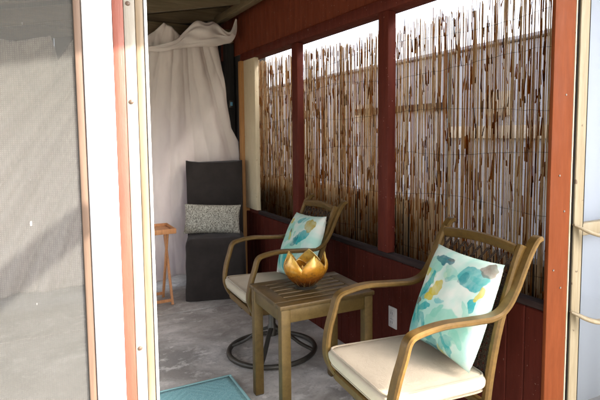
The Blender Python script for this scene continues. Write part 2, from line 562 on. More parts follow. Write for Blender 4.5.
# ------------------------------------------------------------------ ground, floor
WX = 1.55
g = MB(); g.box(-150, -150, -.45, 150, 150, -.20)
struct(g.obj('ground', M['patio'], smooth=0))
f = MB()
f.box(-1.3, 1.05, -.18, 1.70, 3.742, 0, .004).box(-1.3, 3.752, -.18, 1.70, 5.2, .002, .004)
struct(f.obj('floor', M['concrete'], smooth=0))
f = MB(); f.box(-1.29, 3.70, -.17, 1.69, 3.80, -.012)
struct(f.obj('floor_joint', M['joint'], smooth=0))

# ------------------------------------------------------------------ right wall with window openings
wall = thing('porch_wall', 'dark red beadboard porch wall with three open window bays', 'wall', (WX, 1.2, 0))
def P(o):            # keep world coordinates under a moved parent
    o.matrix_parent_inverse = Matrix.Translation(-Vector(o.parent.location)) if o.parent.rotation_euler.z == 0 else o.parent.matrix_world.inverted()
    return o
def beadboard(x, y0, y1, z0, z1, th, pitch, mb):
    n = max(1, round((y1 - y0) / pitch))
    pt = (y1 - y0) / n
    for i in range(n):
        mb.box(x, y0 + i * pt + .0008, z0, x + th, y0 + (i + 1) * pt - .0008, z1, .0045, seg=1)
    return mb
mb = MB(); beadboard(WX, 1.212, 4.40, 0.0, .612, .02, .086, mb); mb.box(WX + .012, 1.212, 0, WX + .1, 4.95, .61)
P(mb.obj('wainscot', M['maroon'], wall, 30))
mb = MB(); beadboard(WX, 1.212, 4.92, 1.945, 2.62, .02, .086, mb); mb.box(WX + .012, 1.212, 1.95, WX + .1, 4.95, 2.62)
P(mb.obj('header', M['header_red'], wall, 30))
mb = MB(); mb.box(WX - .012, 1.212, 1.88, WX + .09, 4.36, 1.942, .006)
P(mb.obj('header_trim', M['post_red'], wall, 30))
mb = MB(); mb.box(WX + .003, 1.212, .613, WX + .05, 4.03, .640, .004)
P(mb.obj('sill', M['sill_grey'], wall, 30))
for (y0, y1) in ((2.192, 2.282), (3.255, 3.345)):
    mb = MB(); mb.box(WX - .004, y0, .642, WX + .045, y1, 1.879, .004)
    po_ = P(mb.obj('post', M['post_red'], wall, 30))
    for zz, dy in ((.675, .02), (1.10, .06), (1.62, .03)):
        mb = MB(); mb.tube([(WX - .0038, y0 + dy, zz), (WX - .0062, y0 + dy, zz)], .004, 8, up=Vector((0, 0, 1)))
        nl = mb.obj('nail', M['plate'], po_)
        nl.matrix_parent_inverse = Matrix.Translation(-Vector(wall.location))
mb = MB(); mb.box(WX - .006, 4.04, .642, WX + .03, 4.295, 1.879, .004)
P(mb.obj('jamb_board', M['cream'], wall, 30))
mb = MB(); mb.box(WX - .03, 4.297, 0, WX + .03, 4.36, 1.879, .004)
P(mb.obj('edge_board', M['orange_wood'], wall, 30))

post = thing('corner_post', 'bright orange-red painted corner post with nail heads right of the doorway', 'post', (WX + .046, 1.245, 0))
mb = MB(); mb.box(-.058, -.055, -.2, .053, -.039, 2.55, .003)
mb.obj('shaft', M['corner_red'], post, 30)
random.seed(4)
for zz, dx in ((1.395, .01), (1.11, -.012), (.98, .02), (.77, -.03), (.70, .012)):
    mb = MB(); mb.tube([(dx, -.0555, zz), (dx, -.058, zz)], .0035, 8, up=Vector((0, 0, 1)))
    mb.obj('nail', M['jamb_white'], post)

mb = MB(); mb.box(WX + .005, 4.36, .611, WX + .09, 4.95, 1.949, .002)
P(mb.obj('end_panel', M['dark_wall'], wall, 30))
# outlet
ou = thing('wall_outlet', 'small pale electrical outlet on the dark red wall below the windows', 'outlet', (WX - .001, 2.14, .315))
mb = MB(); mb.box(-.006, -.036, -.055, .0, .036, .055, .004); mb.obj('cover_plate', M['plate'], ou)
for zz in (-.024, .024):
    mb = MB(); mb.box(-.010, -.017, zz - .015, -.0062, .017, zz + .015, .003); so_ = mb.obj('socket', M['plate'], ou)
    mb = MB()
    for yy in (-.007, .007):
        mb.box(-.0108, yy - .0015, zz - .006, -.0101, yy + .0015, zz + .007)
    mb.obj('slot', M['plate_dark'], so_, 0)

# ------------------------------------------------------------------ back wall, left wall, roof
mb = MB()
for i in range(22):
    x0, x1 = -1.3 + i * .15, -1.3 + (i + 1) * .15 - .003
    for z0, z1 in (((0, .25), (1.55, 2.9)) if x1 < 1.06 else ((0, 2.9),)):  # hidden opening left in the boards so light comes through the curtain
        mb.box(x0, 4.92, z0, x1, 4.96, z1, .003, seg=1)
tag(mb.obj('back_wall', M['dark_wall'], None, 30), 'dark shadowed board wall with an unseen opening added to backlight the white curtain', 'wall')
sw_ = thing('side_wall', 'unseen low clapboard side wall left of the porch, bays opened to let in light', 'wall', (-1.32, 3, 0))  # out of view; bays left open to bring more daylight inside
mb = MB()
for i in range(3):
    mb.box(-1.34, 1.25, i * .17, -1.30, 4.92, (i + 1) * .17 - .002, .006, seg=1)
P(mb.obj('lower_boards', M['house_left'], sw_, 30))
for yy in (1.25, 3.0, 4.82):
    mb = MB(); mb.box(-1.345, yy, .512, -1.255, yy + .09, 1.72, .004); P(mb.obj('post', M['post_red'], sw_, 30))
def roof_z(x):
    return 2.40 + .22 * (x - WX)
roof = thing('porch_roof', 'low dark timber porch roof with exposed rafters', 'roof', (0, 0, 2.1))
mb = MB()
th = math.atan(.22)
for i in range(9):
    y0 = .155 + i * .54
    b0 = y0 + .003
    mb.grid(2, 2, lambda u, v: (-1.6 + u * 3.7, b0 + v * .534, roof_z(-1.6 + u * 3.7)))
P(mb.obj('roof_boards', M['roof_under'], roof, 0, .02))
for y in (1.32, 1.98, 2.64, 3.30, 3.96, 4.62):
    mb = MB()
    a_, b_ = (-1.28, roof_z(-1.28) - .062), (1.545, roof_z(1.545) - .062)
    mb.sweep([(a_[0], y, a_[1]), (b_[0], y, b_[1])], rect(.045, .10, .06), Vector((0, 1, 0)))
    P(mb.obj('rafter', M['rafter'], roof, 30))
mb = MB(); mb.box(1.40, 1.3, roof_z(1.42) - .155, 1.455, 4.9, roof_z(1.42) - .075 - .02, .004)
P(mb.obj('purlin', M['rafter_y'], roof, 30))
mb = MB(); mb.box(-1.28, 4.52, 2.06, 1.54, 4.60, 2.17, .005)
P(mb.obj('tie_beam', M['rafter'], roof, 30))
mb = MB(); mb.box(1.47, 4.53, 0, 1.545, 4.60, 2.05, .004)
P(mb.obj('end_stud', M['dark_wall'], roof, 30))
# door head and wall above / beside the opening (outside the frame)
fw = thing('front_wall', 'red painted front wall over the doorway and below the screened window', 'wall', (0, 1.2, 0))
mb = MB(); mb.box(-1.6, 1.17, 2.02, 2.6, 1.25, 2.16, .005); P(mb.obj('door_head', M['header_red'], fw, 30))
mb = MB(); beadboard(0, 0, 1.44, 0, .58, .03, .09, mb)
mb.bm.transform(Matrix.Translation((.055, 1.17, 0)) @ Matrix.Rotation(R(90), 4, 'Z'))
P(mb.obj('lower_panel', M['header_red'], fw, 30))

# ------------------------------------------------------------------ left: screened window and door frame
sw = thing('screened_window', 'grey fly screen window with sunlit weave and slanting shadow left of the doorway', 'window', (-.6, 1.15, .6))
mb = MB(); mb.box(-1.36, 1.139, .585, .0795, 1.1405, 2.0)
P(mb.obj('fly_screen', M['fly_screen'], sw, 0))
mb = MB(); mb.box(.0785, 1.134, .58, .0918, 1.165, 2.02, .002)
P(mb.obj('edge_strip', M['tan_strip'], sw, 30))
mb = MB(); mb.box(-1.40, 1.132, .56, .075, 1.165, .60, .003).box(-1.40, 1.132, 1.97, .075, 1.165, 2.01, .003).box(-1.42, 1.132, .60, -1.37, 1.165, 1.97, .003)
P(mb.obj('frame', M['white_casing'], sw, 30))

df = thing('door_frame', 'white and bare wood door jamb with orange edge strip and screw heads', 'door frame', (.15, 1.15, 0))
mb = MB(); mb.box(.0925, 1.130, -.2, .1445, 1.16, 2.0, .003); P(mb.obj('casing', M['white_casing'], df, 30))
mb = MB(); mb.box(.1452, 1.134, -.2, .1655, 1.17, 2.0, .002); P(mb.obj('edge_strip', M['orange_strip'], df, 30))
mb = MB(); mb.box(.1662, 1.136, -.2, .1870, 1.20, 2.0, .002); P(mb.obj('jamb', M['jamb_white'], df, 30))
mb = MB(); mb.box(.1875, 1.139, -.2, .2040, 1.25, 2.0, .004); P(mb.obj('door_stop', M['jamb_wood'], df, 30))
mb = MB(); mb.box(.2045, 1.137, -.2, .2100, 1.15, 2.0, .0015); P(mb.obj('bright_edge', M['white_casing'], df, 30))
for zz in (1.51, 1.318, .81, .30):
    mb = MB()
    mb.lathe([(.0001, .0026), (.002, .0024), (.0042, .0012), (.0046, 0)][::-1], 12)
    mb.bm.transform(Matrix.Translation((.1745, 1.1358, zz)) @ Matrix.Rotation(R(90), 4, 'X'))
    P(mb.obj('screw', M['screw'], df))

# ------------------------------------------------------------------ right: cream glazed door
sd = thing('glazed_door', 'worn cream door edge with glass panes and lever latch at right', 'door', (2.0, 1.2, 0))
mb = MB(); mb.box(1.652, 1.19, -.2, 1.657, 1.22, 2.0, .001); P(mb.obj('trim_strip', M['cream'], sd, 30))
mb = MB(); mb.box(1.672, 1.185, -.15, 1.704, 1.225, 2.0, .004).box(1.7045, 1.192, -.15, 1.734, 1.225, 2.0, .005).box(2.36, 1.19, -.15, 2.46, 1.225, 2.0, .004)
P(mb.obj('stile', M['cream_dirty'], sd, 30))
mb = MB(); mb.box(1.6575, 1.1905, -.15, 1.6715, 1.222, 2.0).box(1.7342, 1.194, .145, 1.7385, 1.2035, 1.86); P(mb.obj('gap_grime', M['gap_grime'], sd, 0))  # dark strips: gap shade as colour beside the trim, grime along the pane
for (z0, z1) in ((.876, .925), (.0, .14), (1.86, 1.98)):
    mb = MB(); mb.box(1.735, 1.192, z0, 2.359, 1.222, z1, .006); P(mb.obj('rail', M['cream_dirty'], sd, 30))
for (z0, z1) in ((.141, .875), (.926, 1.859)):
    mb = MB(); mb.box(1.7355, 1.207, z0, 2.3585, 1.211, z1); pn = P(mb.obj('pane', M['pane'], sd, 0))
mb = MB()
mb.grid(40, 2, lambda u, v: (1.749 + .62 * u, 1.26 + .002 * math.sin(u * 30), .16 + v * 1.7))
P(mb.obj('blind', M['blind'], sd, 60, .002))
def latch(z):
    pts = spline([(1.660, 1.180, z + .028), (1.684, 1.168, z + .016), (1.714, 1.150, z + .0), (1.755, 1.135, z - .014), (1.805, 1.13, z - .018)], 6)
    mb = MB(); mb.sweep(pts, rect(.012, .036, .3), Vector((0, 0, 1)), scale=lambda t: .45 + 1.3 * t * (1.15 - t) * 1.6)
    mb.tube([(1.684, 1.168, z + .016), (1.684, 1.19, z + .016)], .006)
    return mb
P(latch(.900).obj('latch', M['cream_dirty'], sd, 50))
P(latch(.575).obj('latch', M['cream_dirty'], sd, 50))

# unseen pole under the eave, added to cast a slanting shadow on the fly screen
spole = thing('shadow_pole', 'slim unseen pole added outside the porch to shade a band of the fly screen', 'pole', (1.0, -.6, -.2))
mb = MB(); mb.tube([(1.127, .172, 1.972), (1.10, -1.2, 1.972)], .030, 12); P(mb.obj('arm', M['dark_metal'], spole))
mb = MB(); mb.tube([(1.12, -1.2, -.2), (1.12, -1.2, 1.93)], .03, 12, up=Vector((1, 0, 0))); P(mb.obj('upright', M['dark_metal'], spole))

# ------------------------------------------------------------------ outside the windows
FX = 1.86
random.seed(11)
fence = thing('reed_fence', 'natural reed screen fence tied with wire outside the porch windows', 'fence', (FX, 3, -.2))
mb = MB()
tone = mb.bm.verts.layers.float_color.new('reed_tone')
def reed(x, y, z0, z1, r, t, lean, leanx, jit):
    n = 4
    segs = 5
    vs = []
    for k in range(segs + 1):
        f_ = k / segs
        z = z0 + (z1 - z0) * f_
        ox = leanx * (f_ - .5) + random.uniform(-jit, jit)
        oy = lean * (f_ - .5) + random.uniform(-jit, jit)
        rr = r * (1.1 - .35 * f_)
        ring = []
        for j in range(n):
            a = PI / 4 + j * PI / 2
            v = mb.bm.verts.new((x + ox + rr * math.cos(a), y + oy + rr * math.sin(a), z))
            tt = min(1, max(0, t + random.uniform(-.08, .08)))
            v[tone] = (tt, tt, tt, 1)
            ring.append(v)
        if vs:
            for j in range(n):
                mb.bm.faces.new((vs[j], vs[(j + 1) % n], ring[(j + 1) % n], ring[j]))
        vs = ring
    mb.bm.faces.new(vs)
y = 1.37
while y < 6.3:
    ztop = 1.90 + .03 * math.sin(y * 1.7) + random.gauss(0, .022) - (.10 if random.random() < .1 else 0)
    t = random.choice((.45, .6, .7, .78, .85, .9, .95, 1.0, 1.0))
    reed(FX + random.uniform(-.008, .012), y, -.2, ztop, random.uniform(.0015, .0030), t, random.gauss(0, .014), random.gauss(0, .008), .0016)
    for _ in range(random.choice((2, 2, 3, 4))):         # dry leaf sheaths: short browner pieces at differing heights
        zz = random.uniform(.0, 1.84)
        reed(FX - .010 + random.uniform(-.008, .006), y + random.uniform(-.005, .005), zz, zz + random.uniform(.025, .10), random.uniform(.0018, .0034), random.choice((.12, .2, .24, .3, .36, .42, .45, .5, .55)), random.gauss(0, .006), 0, .0005)
    y += random.uniform(.0020, .0068)
rd = mb.obj('reeds', M['reed'], fence, 0)
P(rd)
for zw in (.32, .62, .92, 1.17, 1.38, 1.60, 1.78):
    mb = MB()
    pts = []
    for k in range(90):
        y = 1.37 + k * .055
        pts.append((FX - .015 + .010 * math.sin(k * 1.9), y, zw + .018 * math.cos(2 * PI * (y + zw * 3) / 1.6) + .012 * noise.noise(Vector((y * 2.2, zw * 9, 0))) + random.uniform(-.003, .003)))
    mb.tube(pts, .0010, 5)
    P(mb.obj('tie_wire', M['wire'], fence))

lw = MB()
lw.box(1.93, 2.30, -.2, 2.03, 9, .865, .01).box(1.95, 1.42, -.2, 2.05, 2.298, .66, .01)
tag(lw.obj('garden_wall', M['low_wall'], None, 30), 'dark low garden wall seen through the lower reeds', 'wall')
nb = thing('neighbour_house', 'pale lavender house side wall beyond the reed fence', 'house', (5.2, 6, -.2))
mb = MB(); mb.box(5.0, 3.2, -.2, 9.0, 24.0, 2.38, .01); P(mb.obj('wall', M['stucco'], nb, 30))
mb = MB()
for k in range(13):
    z0 = -.1 + k * .19
    mb.sweep([(4.985, 3.2, z0 + .095), (4.985, 24, z0 + .095)], [(-.012, -.094), (.012, -.094), (.004, .094), (-.004, .094)], Vector((1, 0, 0)))
P(mb.obj('siding', M['stucco'], nb, 30))
for yy in (4.45, 7.6):
    mb = MB(); mb.box(4.945, yy, 1.50, 4.97, yy + .42, 1.80, .004); wd = P(mb.obj('window', M['fascia'], nb, 30))
    mb = MB(); mb.box(4.940, yy + .04, 1.54, 4.9448, yy + .38, 1.76); gp = mb.obj('glass', M['blue_glass'], wd, 0)
    gp.matrix_parent_inverse = Matrix.Translation(-Vector(nb.location))
mb = MB(); mb.box(4.90, 3.15, 1.22, 4.962, 5.5, 1.38, .01); P(mb.obj('ledger_board', M['fascia'], nb, 30))
mb = MB(); mb.box(4.90, 5.6, 1.62, 4.962, 8.0, 1.72, .01); P(mb.obj('ledger_board', M['sill_grey'], nb, 30))
mb = MB(); mb.box(4.91, 5.52, -.2, 4.965, 5.54, 2.378, .005); P(mb.obj('downpipe', M['dark_metal'], nb, 30))
mb = MB(); mb.box(4.9, 3.1, 2.385, 9.1, 24.1, 2.43, .01); P(mb.obj('roof_edge', M['stucco'], nb, 30))
sun_blk = thing('sun_blocker', 'unseen flat roofed block added right of the porch to keep the sun off', 'house', (6, -1, -.2))  # added out of view to block direct sun from fence, corner post and interior
mb = MB(); mb.box(4.2, -1.75, -.2, 9, 2.4, 4.35, .01); P(mb.obj('wall', M['stucco'], sun_blk, 30))
mb = MB(); mb.box(4.1, -1.85, 4.355, 9.1, 2.5, 4.46, .01); P(mb.obj('roof', M['fascia'], sun_blk, 30))

# ------------------------------------------------------------------ curtains
def interp(tab, x):
    if x <= tab[0][0]:
        return tab[0][1]
    for (a, b), (c_, d_) in zip(tab, tab[1:]):
        if x <= c_:
            return b + (d_ - b) * (x - a) / (c_ - a)
    return tab[-1][1]
def folds(x, z, seed, amp, n):
    an = math.atan2(x - 1.10, 2.75 - z)
    ph = an * n * 6
    w1 = ph + 2.2 * noise.noise(Vector((an * 4, z * .8, seed)))
    wv = .8 * (1 - 2 * abs(math.sin(w1 * .5)) ** .7) + .6 * math.sin(ph * .43 + seed) + .35 * (1 - 2 * abs(math.sin(ph * 1.13 + z * 1.4 + seed)) ** .8)
    return amp * 1.7 * wv + .045 * noise.noise(Vector((x * 3.2 + seed, z * 1.3, seed))) + .022 * noise.noise(Vector((x * 9, z * 4 + seed, 2))) + .008 * noise.noise(Vector((x * 24, z * 11 + seed, 2)))
def curtain(name, label, top, left, right, zb, y, seed, n, amp, nu=220, nv=110):
    x0 = lambda z: interp(left, z)
    x1 = lambda z: interp(right, z)
    def fn(u, v):
        xt = x0(2.0) + (x1(2.0) - x0(2.0)) * u
        zt = interp(top, xt)
        z = zb + (zt - zb) * v + .012 * math.sin(u * 23 + seed) * (1 - v)
        x = x0(z) + (x1(z) - x0(z)) * u
        k = .45 + .55 * (1 - v) ** .6
        # drag folds fanning from the gathered top right corner
        return (x, y + folds(x, z, seed, amp * k, n), z)
    mb = MB(); mb.grid(nu, nv, fn)
    o = mb.obj(name, M['curtain'], None, 180, .0025)
    return tag(o, label, 'curtain')
TOP = [(-.142, 1.929), (-.056, 1.924), (.032, 1.932), (.123, 1.969), (.154, 1.972), (.173, 2.002), (.242, 2.002), (.299, 2.015), (.329, 1.976), (.408, 1.998), (.681, 1.996), (.789, 2.014), (.872, 2.076), (.941, 2.145), (.993, 2.119), (1.053, 2.06), (1.37, 2.06)]
curtain('curtain', 'long white curtain with a knotted top hanging behind the dark chair', TOP,
        [(0, .34), (2.2, .34)], [(.05, 1.535), (.47, 1.540), (.87, 1.535), (1.2, 1.528), (1.25, 1.50), (1.32, 1.463), (1.72, 1.41), (2.0, 1.37), (2.2, 1.36)], .075, 4.44, 1.3, 5, .016)
curtain('curtain', 'white curtain panel seen through the grey fly screen', [(-.9, 1.93), (-.05, 1.924), (.123, 1.969), (.16, 1.98), (.20, 1.80), (.26, 1.90), (.335, 2.01)],
        [(0, -.95), (2.2, -.95)], [(0, .33), (2.2, .33)], .10, 4.50, 4.1, 12, .030)
up_ = [(.60, 1.925), (.758, 1.931), (.882, 1.95), (.995, 1.998), (1.074, 2.083), (1.153, 2.154), (1.233, 2.155), (1.298, 2.171), (1.37, 2.115), (1.42, 2.096), (1.455, 2.14), (1.482, 2.216)]
lo_ = [(.60, 1.90), (.757, 1.896), (.88, 1.902), (.993, 1.925), (1.07, 1.95), (1.148, 1.955), (1.269, 1.972), (1.368, 1.995), (1.435, 2.015), (1.474, 2.076), (1.493, 2.143), (1.496, 2.209)]
U = spline([(x, 0, z) for x, z in up_], 6)
Lw = spline([(x, 0, z) for x, z in lo_], 6)
mb = MB()
NU = len(U)
def swag(u, v):
    i = min(NU - 1, int(round(u * (NU - 1))))
    a, b = U[i], Lw[i]
    w_ = (a - b).length
    ang = 2 * PI * v
    c_ = (a + b) / 2
    h_ = (a - b) / 2
    rp = .86 + .16 * math.cos(5 * ang + u * 13) + .10 * math.sin(9 * ang - u * 22) + .18 * noise.noise(Vector((u * 12, ang, 2)))
    p = c_ + h_ * math.cos(ang) * (1 - .0)
    return (p.x, 4.285 - math.sin(ang) * min(.055, w_ * .42) * rp + .012 * math.sin(u * 21), p.z + .004 * math.sin(u * 30 + ang * 2) + .010 * math.cos(5 * ang + u * 13) * abs(math.sin(ang)) * min(1, w_ * 12))
mb.grid(NU, 61, swag)
bmesh.ops.remove_doubles(mb.bm, verts=list(mb.bm.verts), dist=.0004)
tag(mb.obj('curtain_swag', M['curtain'], None, 180), 'twisted white cloth swag rolled over the top of the curtain', 'swag')
bx = thing('wall_gadget', 'small blue box on the dark wall right of the curtain', 'box', (1.505, 4.515, 1.53))
mb = MB(); mb.box(-.018, -.012, -.032, .018, .012, .032, .004); mb.obj('case', M['dark_metal'], bx)
mb = MB(); mb.box(-.011, -.0145, -.016, .011, -.0122, .016, .001); mb.obj('display', M['blue'], bx)

# ------------------------------------------------------------------ slipcovered dining chair
pc = thing('dining_chair', 'tall dining chair in a dark charcoal floor-length slipcover by the curtain', 'chair', (1.155, 3.885, .002), R(-17))
# local: x across, -y front, depth y 0..0.45
def skirt_fn(u, v):
    ang = 2 * PI * u
    ca, sa = math.cos(ang), math.sin(ang)
    e = .20
    X, Y = .222 * math.copysign(abs(ca) ** e, ca), .205 * math.copysign(abs(sa) ** e, sa)
    if v <= .7:
        t = v / .7
        z = .004 + .411 * t
        k = 1 + .03 * (1 - t) ** 1.3 + (1 - t) * .022 * noise.noise(Vector((X * 16, Y * 16, .4 + z)))
        k += .016 * noise.noise(Vector((X * 7 + z * 3, Y * 7, z * 9))) + .012 * (1 - t) * math.sin(X * 60 + 2 * math.sin(X * 17))
    elif v <= .85:
        a = (v - .7) / .15 * PI / 2
        z = .415 + .058 * math.sin(a)
        k = 1 - .20 * (1 - math.cos(a))
    else:
        t = (v - .85) / .15
        k = .80 * (1 - t)
        z = .473 + .014 * math.sin(t * PI / 2) + .006 * noise.noise(Vector((X * k * 9, Y * k * 9, 4)))
    return (X * k, .205 + Y * k, z)
mb = MB(); mb.grid(128, 56, skirt_fn, True)
mb.obj('seat_skirt', M['slipcover'], pc, 80)
mb = MB()
def back_fn(u, v):
    ang = 2 * PI * u
    ca, sa = math.cos(ang), math.sin(ang)
    e = .36
    hx = .212 + .012 * v + .006 * noise.noise(Vector((0, v * 4, sa)))
    x = hx * math.copysign(abs(ca) ** e, ca)
    t = .038
    y = .355 + t * math.copysign(abs(sa) ** e, sa) + .07 * max(0, v) ** 1.3 + .014 * noise.noise(Vector((x * 7, v * 5, 3))) + .006 * noise.noise(Vector((x * 16, v * 14, 5))) - .012 * (1 - (x / hx) ** 2)
    top = 1.032 + .016 * (abs(x) / hx) ** 4
    z = .03 + (top - .03) * v
    return (x, y, z)
mb.grid(48, 24, back_fn, True)
mb.bm.verts.ensure_lookup_table()
topv = [mb.bm.verts[i * 24 + 23] for i in range(48)]
mb.bm.faces.new(topv)
bk = mb.obj('backrest', M['slipcover'], pc, 50)
for k in (3, 21):
    mb = MB(); mb.tube([Vector(back_fn(k / 48, j / 23)) + Vector((0, 0, .001)) for j in range(24)], .0035, 6)
    mb.obj('piping', M['slipcover'], bk)

def pillow(name, label, mat, w_, h_, t, seed, loc, rot, n=30, cat='pillow', group=None, puck=.055):
    mb = MB()
    def f(sign):
        def fn(u, v):
            a, b = 2 * u - 1, 2 * v - 1
            # pointed corners: sides curve in
            x = a * w_ / 2 * (1 - puck * (1 - b * b) * abs(a) ** 2)
            z = b * h_ / 2 * (1 - puck * (1 - a * a) * abs(b) ** 2)
            k = max(0, (1 - abs(a) ** 2.6) * (1 - abs(b) ** 2.6)) ** .55
            y = sign * (t / 2 * k + .0015) + .006 * k * noise.noise(Vector((a * 2.5 + seed, b * 2.5, sign + seed)))
            return (x, y, z)
        return fn
    mb.grid(n, n, f(1)); mb.grid(n, n, f(-1))
    bmesh.ops.remove_doubles(mb.bm, verts=list(mb.bm.verts), dist=.0035)
    o = mb.obj(name, mat, None, 70)
    o.location = loc
    o.rotation_euler = rot
    return tag(o, label, cat, group)
pillow('pillow', 'oblong black and white leaf print pillow resting on the dark chair', M['leaf_print'], .43, .235, .12, 2, (1.195, 4.09, .595), (R(-14), R(3), R(-17)), cat='pillow', puck=.05)

# ------------------------------------------------------------------ folding tray table
tt = thing('tray_table', 'small folding wooden tray table with crossed legs beside the curtain', 'tray table', (.675, 4.06, .002), R(0))
mb = MB()
for i in range(6):
    mb.box(-.19, -.14 + i * .0467, .545, .19, -.14 + (i + 1) * .0467 - .001, .556, .002)
mb.obj('tray', M['tray_wood'], tt, 30)
mb = MB()
mb.box(-.20, -.150, .538, .20, -.1405, .575, .003).box(-.20, .1405, .538, .20, .150, .575, .003).box(-.20, -.14, .538, -.1905, .14, .575, .003).box(.1905, -.14, .538, .20, .14, .575, .003)
mb.obj('tray_rim', M['tray_wood'], tt, 30)
for sx in (-1, 1):
    for k, d_ in ((0, 1), (1, -1)):
        x = sx * (.165 - .018 * k)
        mb = MB(); mb.sweep([(x, -.12 * d_, .003), (x, .10 * d_, .537)], rect(.016, .026, .15), Vector((1, 0, 0)))
        mb.obj('leg', M['tray_wood'], tt, 30)
for d_, xx in ((1, .157), (-1, .139)):
    mb = MB(); mb.sweep([(-xx, -.108 * d_, .035), (xx, -.108 * d_, .035)], rect(.012, .022, .15), Vector((0, 1, 0)))
    mb.obj('crossbar', M['tray_wood'], tt, 30)

# ------------------------------------------------------------------ patio armchairs
def make_chair(label):
    t = thing('patio_chair', label, 'armchair', group='bronze patio armchairs')
    BR = M['bronze']
    HW = .205
    for s in (-1, 1):
        path = spline([(-.178, s * (HW - .01), .315), (-.205, s * HW, .36), (-.222, s * HW, .42), (-.212, s * (HW + .006), .50), (-.190, s * (HW + .008), .575), (-.172, s * (HW + .008), .628),
                       (-.135, s * (HW + .008), .645), (-.05, s * (HW + .01), .655), (.06, s * (HW + .008), .648), (.15, s * (HW + .004), .645), (.205, s * HW, .668), (.245, s * HW, .725),
                       (.275, s * HW, .79), (.305, s * HW, .85), (.330, s * HW, .885), (.348, s * HW, .892)], 5)
        mb = MB(); mb.sweep(path, rect(.040, .020, .28), Vector((0, 1, 0)))
        mb.obj('armrest', BR, t, 35)
        # rear upright, bends back, meets the arm bar
        path = spline([(.150, s * (HW - .020), .30), (.165, s * (HW - .020), .42), (.192, s * (HW - .020), .56), (.232, s * (HW - .020), .70), (.275, s * (HW - .020), .82), (.296, s * (HW - .020), .868)], 5)
        mb = MB(); mb.sweep(path, rect(.026, .028, .25), Vector((0, 1, 0)))
        mb.obj('back_post', BR, t, 35)
        mb = MB(); mb.sweep([(-.20, s * (HW - .022), .335), (.16, s * (HW - .022), .318)], rect(.022, .034, .2), Vector((0, 1, 0)))
        mb.obj('side_rail', BR, t, 35)
    W = HW - .0325
    mb = MB()
    pts = [(.288 + .010 * (1 - (2 * k / 12 - 1) ** 2), -W + 2 * W * k / 12, .848 + .012 * (1 - (2 * k / 12 - 1) ** 2)) for k in range(13)]
    mb.sweep(pts, rect(.024, .040, .3), Vector((1, 0, .35)))
    mb.obj('top_rail', BR, t, 35)
    mb = MB(); mb.sweep([(-.195, -HW + .034, .335), (-.195, HW - .034, .335)], rect(.022, .034, .2), Vector((1, 0, 0)))
    mb.obj('front_rail', BR, t, 35)
    mb = MB(); mb.sweep([(.155, -HW + .034, .32), (.155, HW - .034, .32)], rect(.022, .030, .2), Vector((1, 0, 0)))
    mb.obj('rear_rail', BR, t, 35)
    def bx(z):       # centre of the back panel at height z
        return interp([(.34, .152), (.42, .163), (.56, .190), (.70, .230), (.82, .273), (.87, .295)], z)
    mb = MB()
    for k in range(34):       # woven straps, across
        z = .37 + k * .0115
        pts = [(bx(z) + (.0035 if (i + k) % 2 else -.0035), -W + 2 * W * i / 18, z) for i in range(19)]
        mb.sweep(pts, rect(.0022, .0100, .3), Vector((1, 0, 0)))
    for i in range(18):       # and upright strands
        y = -W + 2 * W * (i + .5) / 18
        mb.sweep([(bx(.36 + .4 * k / 10), y, .36 + .4 * k / 10) for k in range(11)], rect(.0028, .012, .3), Vector((1, 0, 0)))
    mb.obj('woven_panel', M['wicker'], t, 40)
    mb = MB()
    n = 9
    for i in range(n):
        y0, y1 = -W + 2 * W * i / n, -W + 2 * W * (i + 1) / n
        for a_, b_, off in (((y0, .765), (y1, .832), .0022), ((y1, .765), (y0, .832), -.0022)):
            mb.sweep([(bx(a_[1]) + off, a_[0], a_[1]), (bx(b_[1]) + off, b_[0], b_[1])], rect(.003, .009, .25), Vector((1, 0, 0)))
    mb.sweep([(bx(.762), -W, .762), (bx(.762), W, .762)], rect(.008, .010, .25), Vector((1, 0, 0)))
    mb.obj('lattice_band', M['wicker'], t, 40)
    # cushion
    mb = MB()
    def cf(sg):
        def fn(u, v):
            a, b = math.sin(PI * (u - .5)), math.sin(PI * (v - .5))
            x = a * .200 * (1 - .05 * abs(b) ** 8)
            y = b * .193 * (1 - .04 * abs(a) ** 8)
            k = max(0, (1 - abs(a) ** 14) * (1 - abs(b) ** 14)) ** .34
            z = .413 + (.024 * k + .010 * (1 - a * a) * (1 - b * b) + .004 * noise.noise(Vector((a * 2, b * 2, 5))) * k if sg > 0 else -.036 * k)
            return (-.035 + x, y, z - .018 * u + .012)
        return fn
    mb.grid(56, 56, cf(1)); mb.grid(56, 56, cf(-1))
    bmesh.ops.remove_doubles(mb.bm, verts=list(mb.bm.verts), dist=.0002)
    cu = mb.obj('seat_cushion', M['cushion'], t, 80)
    for zz in (.0225, -.031):
        pts = []
        for k in range(80):
            a = 2 * PI * k / 80
            ca, sa = math.cos(a), math.sin(a)
            x = .1905 * math.copysign(abs(ca) ** .16, ca)
            y = .1845 * math.copysign(abs(sa) ** .16, sa)
            pts.append((-.035 + x, y, .413 + zz - .018 * (x / .4 + .5) + .012))
        mb = MB(); mb.tube(pts, .0038, 6, True, up=Vector((0, 0, 1)))
        mb.obj('piping', M['piping'], cu)
    # swivel base
    OY = .045
    mb = MB(); mb.lathe([(.026, .10), (.026, .16), (.020, .17), (.020, .26), (.05, .285), (.05, .295)], 16, (0, OY, 0))
    mb.obj('swivel_column', M['dark_metal'], t, 40)
    mb = MB(); mb.box(-.19, -.03 + OY, .296, .15, .03 + OY, .312, .003).box(-.05, -.17, .2965, .05, .17, .3115, .003)
    mb.obj('seat_bracket', M['dark_metal'], t, 40)
    mb = MB(); mb.tube([(.245 * math.cos(2 * PI * k / 48), OY + .245 * math.sin(2 * PI * k / 48), .017) for k in range(48)], .0145, 8, True, up=Vector((0, 0, 1)))
    mb.obj('base_ring', M['dark_metal'], t, 60)
